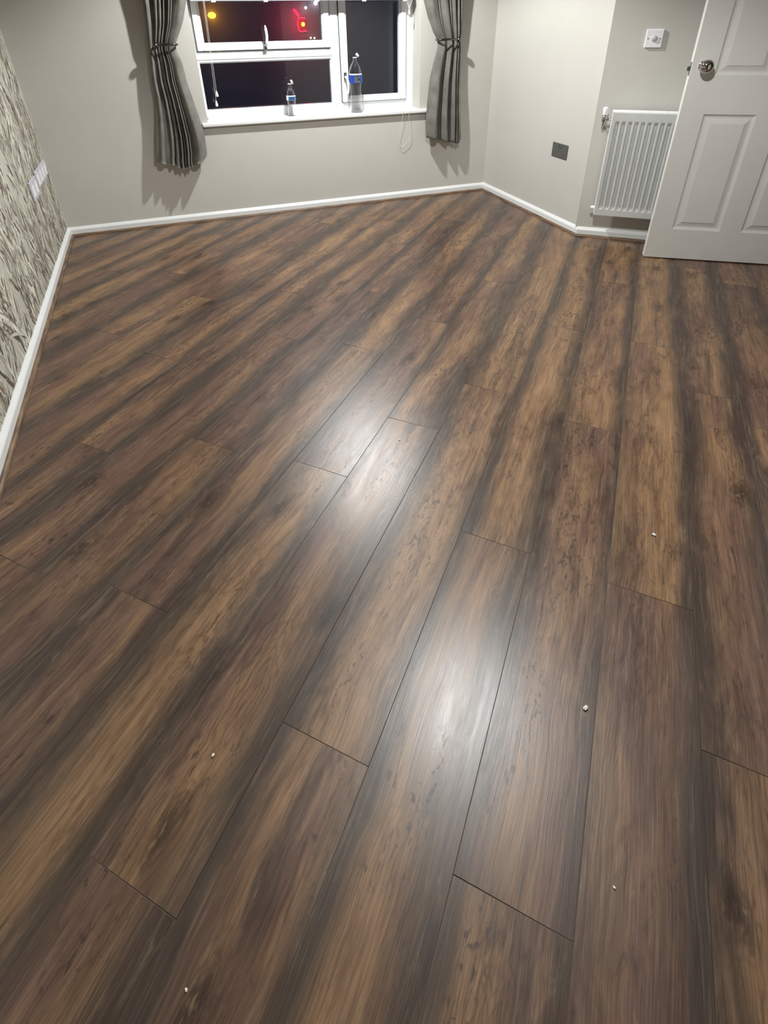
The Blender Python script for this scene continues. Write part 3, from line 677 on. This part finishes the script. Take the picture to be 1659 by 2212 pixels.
bm = bmesh.new(); lathe(bm, [(0, 0), (0.010, 0), (0.010, -0.020), (0.006, -0.022), (0.006, -0.026), (0, -0.026)], 16, (0, -0.075, 0.035), 'X'); child(ra, 'blanking_plug', bm, M['plastic'], True)
# valve
bm = bmesh.new()
VX, VY, VZ = -0.040, -0.075, RH - 0.045
tube(bm, [(0, VY, VZ), (VX, VY, VZ)], 0.008, 14); lathe(bm, [(0, -0.014), (0.012, -0.014), (0.0135, -0.01), (0.0135, 0.012), (0.010, 0.02), (0, 0.02)], 20, (VX, VY, VZ))
lathe(bm, [(0.0, -0.016), (0.0145, -0.016), (0.0145, -0.004), (0.0, -0.004)], 6, (VX + 0.014, VY, VZ), 'X')
tube(bm, smooth_path([(VX, VY, VZ), (VX, VY + 0.01, VZ - 0.03), (VX, VY + 0.04, VZ - 0.045), (VX, 0.0, VZ - 0.047)], 5), 0.0075, 12)
vv = child(ra, 'valve', bm, M['chrome'], True)
bm = bmesh.new(); lathe(bm, [(0.0, 0.0), (0.0125, 0.0), (0.0135, 0.004), (0.0155, 0.034), (0.0150, 0.040), (0.010, 0.043), (0, 0.043)], 24, (VX, VY, VZ + 0.020), rad=lambda a, h_: 1 + 0.015 * math.sin(a * 12)); o = child(ra, 'valve_cap', bm, M['plastic'], True)

# plates on the patterned wall ---------------------------------------------
inL = Vector((dL.y, -dL.x))
def left_plate(y, z, wd, ht, label, n):
    s = (y - WL1.y) / dL.y; m_ = frame3(WL1, dL, inL, s, 0.0008, z)
    o = placed('socket_plate', m_, label, 'socket', None)
    bm = bmesh.new(); bx(bm, -wd / 2, wd / 2, -0.010, 0, -ht / 2, ht / 2, 0.004); child(o, 'plate', bm, M['plastic_lilac'])
    for i in range(n):
        bm = bmesh.new()
        x = -wd / 2 + wd * (i + 0.5) / n; bx(bm, x - 0.03, x + 0.03, -0.0108, -0.009, -0.03, 0.022, 0.002)
        bx(bm, x - 0.006, x + 0.006, -0.0125, -0.009, 0.020, 0.037, 0.001)
        child(o, 'outlet', bm, M['plastic'])
left_plate(3.725, 0.470, 0.37, 0.088, 'long white media socket plate on the patterned wall, nearer the corner', 4)
left_plate(3.415, 0.455, 0.19, 0.100, 'short white socket plate on the patterned wall, further from the corner', 2)

# ================================================================ DOOR
DT = Vector((2.397, 2.304)); DD = Vector((0.8514, -0.5245)).normalized(); DN = Vector((DD.y, -DD.x))   # DN points to the camera side
if DN.dot(-DT) < 0: DN = -DN
DW, DH, DTk = 0.822, 1.975, 0.038
dm = Matrix(((DD.x, -DN.x, 0, DT.x), (DD.y, -DN.y, 0, DT.y), (0, 0, 1, 0.007), (0, 0, 0, 1)))   # local +y goes away from the camera
door = empty('door_1'); door.matrix_world = dm; tag(door, kind='structure'); bpy.context.view_layer.update()
def door_face(bm, yf, sgn, panels):
    """moulded skin at y=yf; sgn=+1 recesses towards +y"""
    xs = sorted({0.0, DW} | {p[0] for p in panels} | {p[1] for p in panels}); zs = sorted({0.0, DH} | {p[2] for p in panels} | {p[3] for p in panels})
    cache = {}
    def V(x, z, y=None):
        k = (round(x, 5), round(z, 5), round(yf if y is None else y, 5))
        if k not in cache: cache[k] = bm.verts.new((x, k[2], z))
        return cache[k]
    for xa, xb in zip(xs, xs[1:]):
        for za, zb in zip(zs, zs[1:]):
            if any(abs(p[0] - xa) < 1e-6 and abs(p[1] - xb) < 1e-6 and za >= p[2] - 1e-6 and zb <= p[3] + 1e-6 for p in panels): continue
            bm.faces.new((V(xa, za), V(xb, za), V(xb, zb), V(xa, zb)))
    for (xa, xb, za, zb) in panels:
        steps = [(0, 0), (0.003, 0.005), (0.009, 0.010), (0.014, 0.0115), (0.020, 0.0112), (0.034, 0.0065), (0.041, 0.0035), (0.043, 0.0008), (0.047, 0.0005)]
        R = []
        for ins, dp in steps:
            zz = [z for z in zs if za + 1e-6 < z < zb - 1e-6]
            ring = [(xa + ins, za + ins), (xb - ins, za + ins)] + ([(xb, z) for z in zz] if ins == 0 else []) + [(xb - ins, zb - ins), (xa + ins, zb - ins)] + ([(xa, z) for z in reversed(zz)] if ins == 0 else [])
            R.append([V(x, z, yf + sgn * dp) for x, z in ring])
        if len(R[0]) != 4:
            # match corner verts only; extra edge verts lie on straight edges
            c4 = [v for v in R[0] if (abs(v.co.x - xa) < 1e-6 or abs(v.co.x - xb) < 1e-6) and (abs(v.co.z - za) < 1e-6 or abs(v.co.z - zb) < 1e-6)]
            R[0] = c4
        for a, b in zip(R, R[1:]):
            for i in range(4): bm.faces.new((a[i], a[(i + 1) % 4], b[(i + 1) % 4], b[i]))
        bm.faces.new(R[-1])
PANELS = [(0.113, 0.358, 0.171, 0.771), (0.464, 0.709, 0.171, 0.771), (0.113, 0.358, 0.946, 1.546), (0.464, 0.709, 0.946, 1.546), (0.113, 0.358, 1.66, 1.86), (0.464, 0.709, 1.66, 1.86)]
bm = bmesh.new()
door_face(bm, 0.0, 1, PANELS); door_face(bm, DTk, -1, PANELS)
e_ = 0.0
vsf = [bm.verts.new((x, y, z)) for x in (0, DW) for y in (0, DTk) for z in (0, DH)]
for f in ((0, 1, 3, 2), (4, 6, 7, 5), (0, 2, 6, 4), (1, 5, 7, 3)): bm.faces.new([vsf[i] for i in f])
bmesh.ops.remove_doubles(bm, verts=bm.verts, dist=1e-5)
ed = [e for e in bm.edges if e.is_manifold and len(e.link_faces) == 2 and e.calc_face_angle(0) > 1.2 and all(abs(v.co.x) < 1e-4 or abs(v.co.z) < 1e-4 for v in e.verts)]
bmesh.ops.bevel(bm, geom=ed, offset=0.003, segments=3, affect='EDGES', profile=0.5)
leaf = child(door, 'leaf', bm, M['door'])
for sgn, y0 in ((-1, 0.0), (1, DTk)):
    bm = bmesh.new()
    pr = [(0, 0), (0.025, 0), (0.025, 0.004), (0.011, 0.007), (0.010, 0.020), (0.014, 0.0225), (0.0215, 0.0275), (0.027, 0.035), (0.0305, 0.044), (0.0305, 0.054), (0.027, 0.063), (0.021, 0.070), (0.012, 0.0745), (0, 0.076)]
    lathe(bm, [(r, y0 + sgn * h) for r, h in pr], 40, (0.055, 0, 0.988), 'Y'); child(door, 'knob', bm, M['chrome'], True)
bm = bmesh.new(); bx(bm, -0.0012, 0.001, 0.008, 0.030, 0.944, 1.004, 0.0008); lp = child(door, 'latch_plate', bm, M['plate_dark'])
bm = bmesh.new(); bx(bm, -0.013, 0.0, 0.012, 0.026, 0.965, 0.985, 0.003); child(door, 'latch_bolt', bm, M['darkchrome'])
for zz in (0.22, 1.0, 1.72):
    bm = bmesh.new(); tube(bm, [(DW + 0.004, DTk + 0.002, zz - 0.04), (DW + 0.004, DTk + 0.002, zz + 0.04)], 0.006, 12); child(door, 'hinge', bm, M['chrome'], True)
# door frame (architrave) in the doorway wall
dW = (W4 - W3).normalized(); inW = Vector((dW.y, -dW.x))
def local_wall_box(name, s0, s1, o0, o1, z0, z1, m):
    bm = bmesh.new(); bx(bm, s0, s1, -o1, -o0, z0, z1, 0.003)
    o = obj(name, bm, m); o.matrix_world = frame3(W3, dW, inW, 0, 0, 0); return tag(o, kind='structure')
local_wall_box('trim_5', 0.110, 0.172, 0.0, 0.016, 0, 2.075, M['gloss'])
local_wall_box('trim_6', 1.018, 1.080, 0.0, 0.016, 0, 2.075, M['gloss'])
local_wall_box('trim_7', 0.110, 1.080, 0.0, 0.0155, 2.013, 2.075, M['gloss'])

# ================================================================ CEILING LAMPS (fittings)
M['bulb'] = simple('frosted_bulb', (0.9, 0.9, 0.88), 0.4)
for i, (x, y, z) in enumerate(LAMPS):
    r_ = empty('pendant_lamp', (x, y, CEIL)); tag(r_, ('white pendant lamp hanging from the ceiling nearest the window', 'white pendant lamp hanging from the ceiling in the middle of the room')[i], 'lamp', 'ceiling pendants'); bpy.context.view_layer.update()
    bm = bmesh.new(); lathe(bm, [(0, 0), (0.045, 0), (0.045, -0.008), (0.012, -0.03), (0, -0.03)], 24, (x, y, CEIL)); part(r_, 'ceiling_rose', bm, M['plastic'], smooth=True)
    bm = bmesh.new(); tube(bm, [(x, y, CEIL - 0.03), (x, y, z + 0.10)], 0.003, 8); part(r_, 'flex', bm, M['plastic'])
    bm = bmesh.new(); lathe(bm, [(0, 0.11), (0.012, 0.11), (0.018, 0.06), (0, 0.06)], 20, (x, y, z)); part(r_, 'lamp_holder', bm, M['plastic'], smooth=True)

# ================================================================ CRUMBS ON THE FLOOR
CR = [((0.998, 0.685), 'white crumb on the dark floor, rightmost and in line with the radiator', 0.0035),
      ((0.551, 0.385), 'largest white crumb on the dark floor, just right of the nearer light reflection', 0.0042),
      ((-0.175, 0.555), 'white crumb on the dark floor in the lower left part of the picture', 0.0024),
      ((0.428, 0.147), 'tiny white crumb on the dark floor near the lower right corner', 0.0016),
      ((-0.233, 0.264), 'tiny white crumb on the dark floor at the very bottom left', 0.0018),
      ((0.485, 1.287), 'tiny white crumb on the dark floor inside the farther light reflection', 0.0022)]
for i, ((x, y), lab, r_) in enumerate(CR):
    bm = bmesh.new(); rc = random.Random(i); bmesh.ops.create_icosphere(bm, subdivisions=2, radius=r_)
    for v in bm.verts: v.co *= 1 + rc.uniform(-0.28, 0.28); v.co.z *= 0.55
    zmin = min(v.co.z for v in bm.verts)
    for v in bm.verts: v.co.z -= zmin
    a = rc.uniform(0, 3); 
    for v in bm.verts: v.co.x *= 1.35
    o = obj('crumb', bm, M['grime']); o.location = (x, y, 0.0007); o.rotation_euler = (0, 0, a); tag(o, lab, 'crumb', 'white crumbs on the floor')

# ================================================================ OUTSIDE IN THE DARK
bm = bmesh.new(); bx(bm, -30, 40, 4.4, 60, -0.35, -0.2); tag(obj('ground', bm, M['tarmac']), kind='structure')
M['brick'] = simple('dark_render', (0.26, 0.26, 0.28), 0.9, bump=1.0, bscale=12)
hb = empty('haze_backdrop', (3, 12.3, -0.2)); tag(hb, 'dark wall added across the street to carry the red haze around the neon shape', 'haze_backdrop'); bpy.context.view_layer.update()  # added wall that catches red light, standing in for haze on the glass
bm = bmesh.new(); bx(bm, -6, 14, 12.12, 16, -0.2, 5); part(hb, 'wall', bm, M['brick'])
sg = empty('neon_light', (2.45, 12.0, 1.1)); tag(sg, 'red neon shape of a slanted bar above a square hook, outside the window', 'light'); bpy.context.view_layer.update()
M['neon'] = emis('red_neon', (1.0, 0.006, 0.045), 3.6); M['amber'] = emis('amber_lamp', (1.0, 0.45, 0.03), 5.0); M['neondim'] = emis('red_backlit_panel', (1.0, 0.0, 0.03), 0.45); M['whitelamp'] = emis('white_lamp', (0.9, 0.95, 1.0), 9.0); M['warmlamp'] = emis('warm_lamp', (1.0, 0.8, 0.45), 5.0)
bm = bmesh.new(); tube(bm, smooth_path([(2.36, 12.06, 1.435), (2.395, 12.06, 1.40), (2.43, 12.06, 1.35), (2.455, 12.06, 1.315)], 4), 0.019, 10); part(sg, 'neon_bar', bm, M['neon'])
bm = bmesh.new(); tube(bm, [(2.60 - 0.02, 12.06, 1.285), (2.43, 12.06, 1.295), (2.415, 12.06, 1.19), (2.43, 12.06, 1.085), (2.47, 12.06, 1.065), (2.585, 12.06, 1.075)], 0.010, 10); part(sg, 'neon_hook', bm, M['neon'])
bm = bmesh.new(); bx(bm, 2.43, 2.58, 12.07, 12.09, 1.09, 1.28); part(sg, 'backlit_panel', bm, M['neondim'])
bm = bmesh.new(); bmesh.ops.create_uvsphere(bm, u_segments=16, v_segments=10, radius=0.035, matrix=Matrix.Translation((2.52, 12.03, 1.185))); part(sg, 'amber_lamp', bm, M['amber'], smooth=True)
for p, e in (((2.45, 11.75, 1.22), 5.0),):  # added red light that throws the haze onto the wall behind the neon
    ld = bpy.data.lights.new('haze_fill', 'POINT'); ld.energy = e; ld.color = (1, 0.0, 0.07); ld.shadow_soft_size = 0.0
    lo = bpy.data.objects.new('haze_fill', ld); lo.location = p; C.objects.link(lo)
def lampobj(name, x, z, r, m, lab, grp=None, sx=1.0):
    bm = bmesh.new(); bmesh.ops.create_uvsphere(bm, u_segments=20, v_segments=12, radius=r)
    bmesh.ops.scale(bm, vec=(sx, 1, 1), verts=bm.verts)
    r0 = empty(name, (x, 12.05, z)); tag(r0, lab, 'light', grp)
    o = obj('bulb', bm, M[m], smooth=True); o.parent = r0
    bm = bmesh.new(); tube(bm, [(0, 0.0, 0), (0, 0.075, 0)], r * 0.5, 10); o = obj('bracket', bm, M['black']); o.parent = r0
    return r0
lampobj('street_lamp', 0.83, 1.352, 0.052, 'amber', 'orange lamp glowing in the dark outside, upper left of the window', sx=1.4)
ld = bpy.data.lights.new('amber_glow', 'POINT'); ld.energy = 2.5; ld.color = (1, 0.35, 0.05); ld.shadow_soft_size = 0.0
lo = bpy.data.objects.new('amber_glow', ld); lo.location = (0.83, 11.7, 1.35); C.objects.link(lo)
lampobj('street_lamp', 2.80, 1.53, 0.034, 'whitelamp', 'round white lamp outside, upper right of the red neon shape')
lampobj('street_lamp', 2.60, 1.455, 0.022, 'whitelamp', 'small white lamp outside, just above the red neon shape')
lampobj('street_lamp', 2.655, 0.955, 0.016, 'warmlamp', 'left one of the two tiny warm lamps outside, below the red neon shape', 'pair of tiny warm lamps')
lampobj('street_lamp', 2.73, 0.950, 0.016, 'warmlamp', 'right one of the two tiny warm lamps outside, below the red neon shape', 'pair of tiny warm lamps')
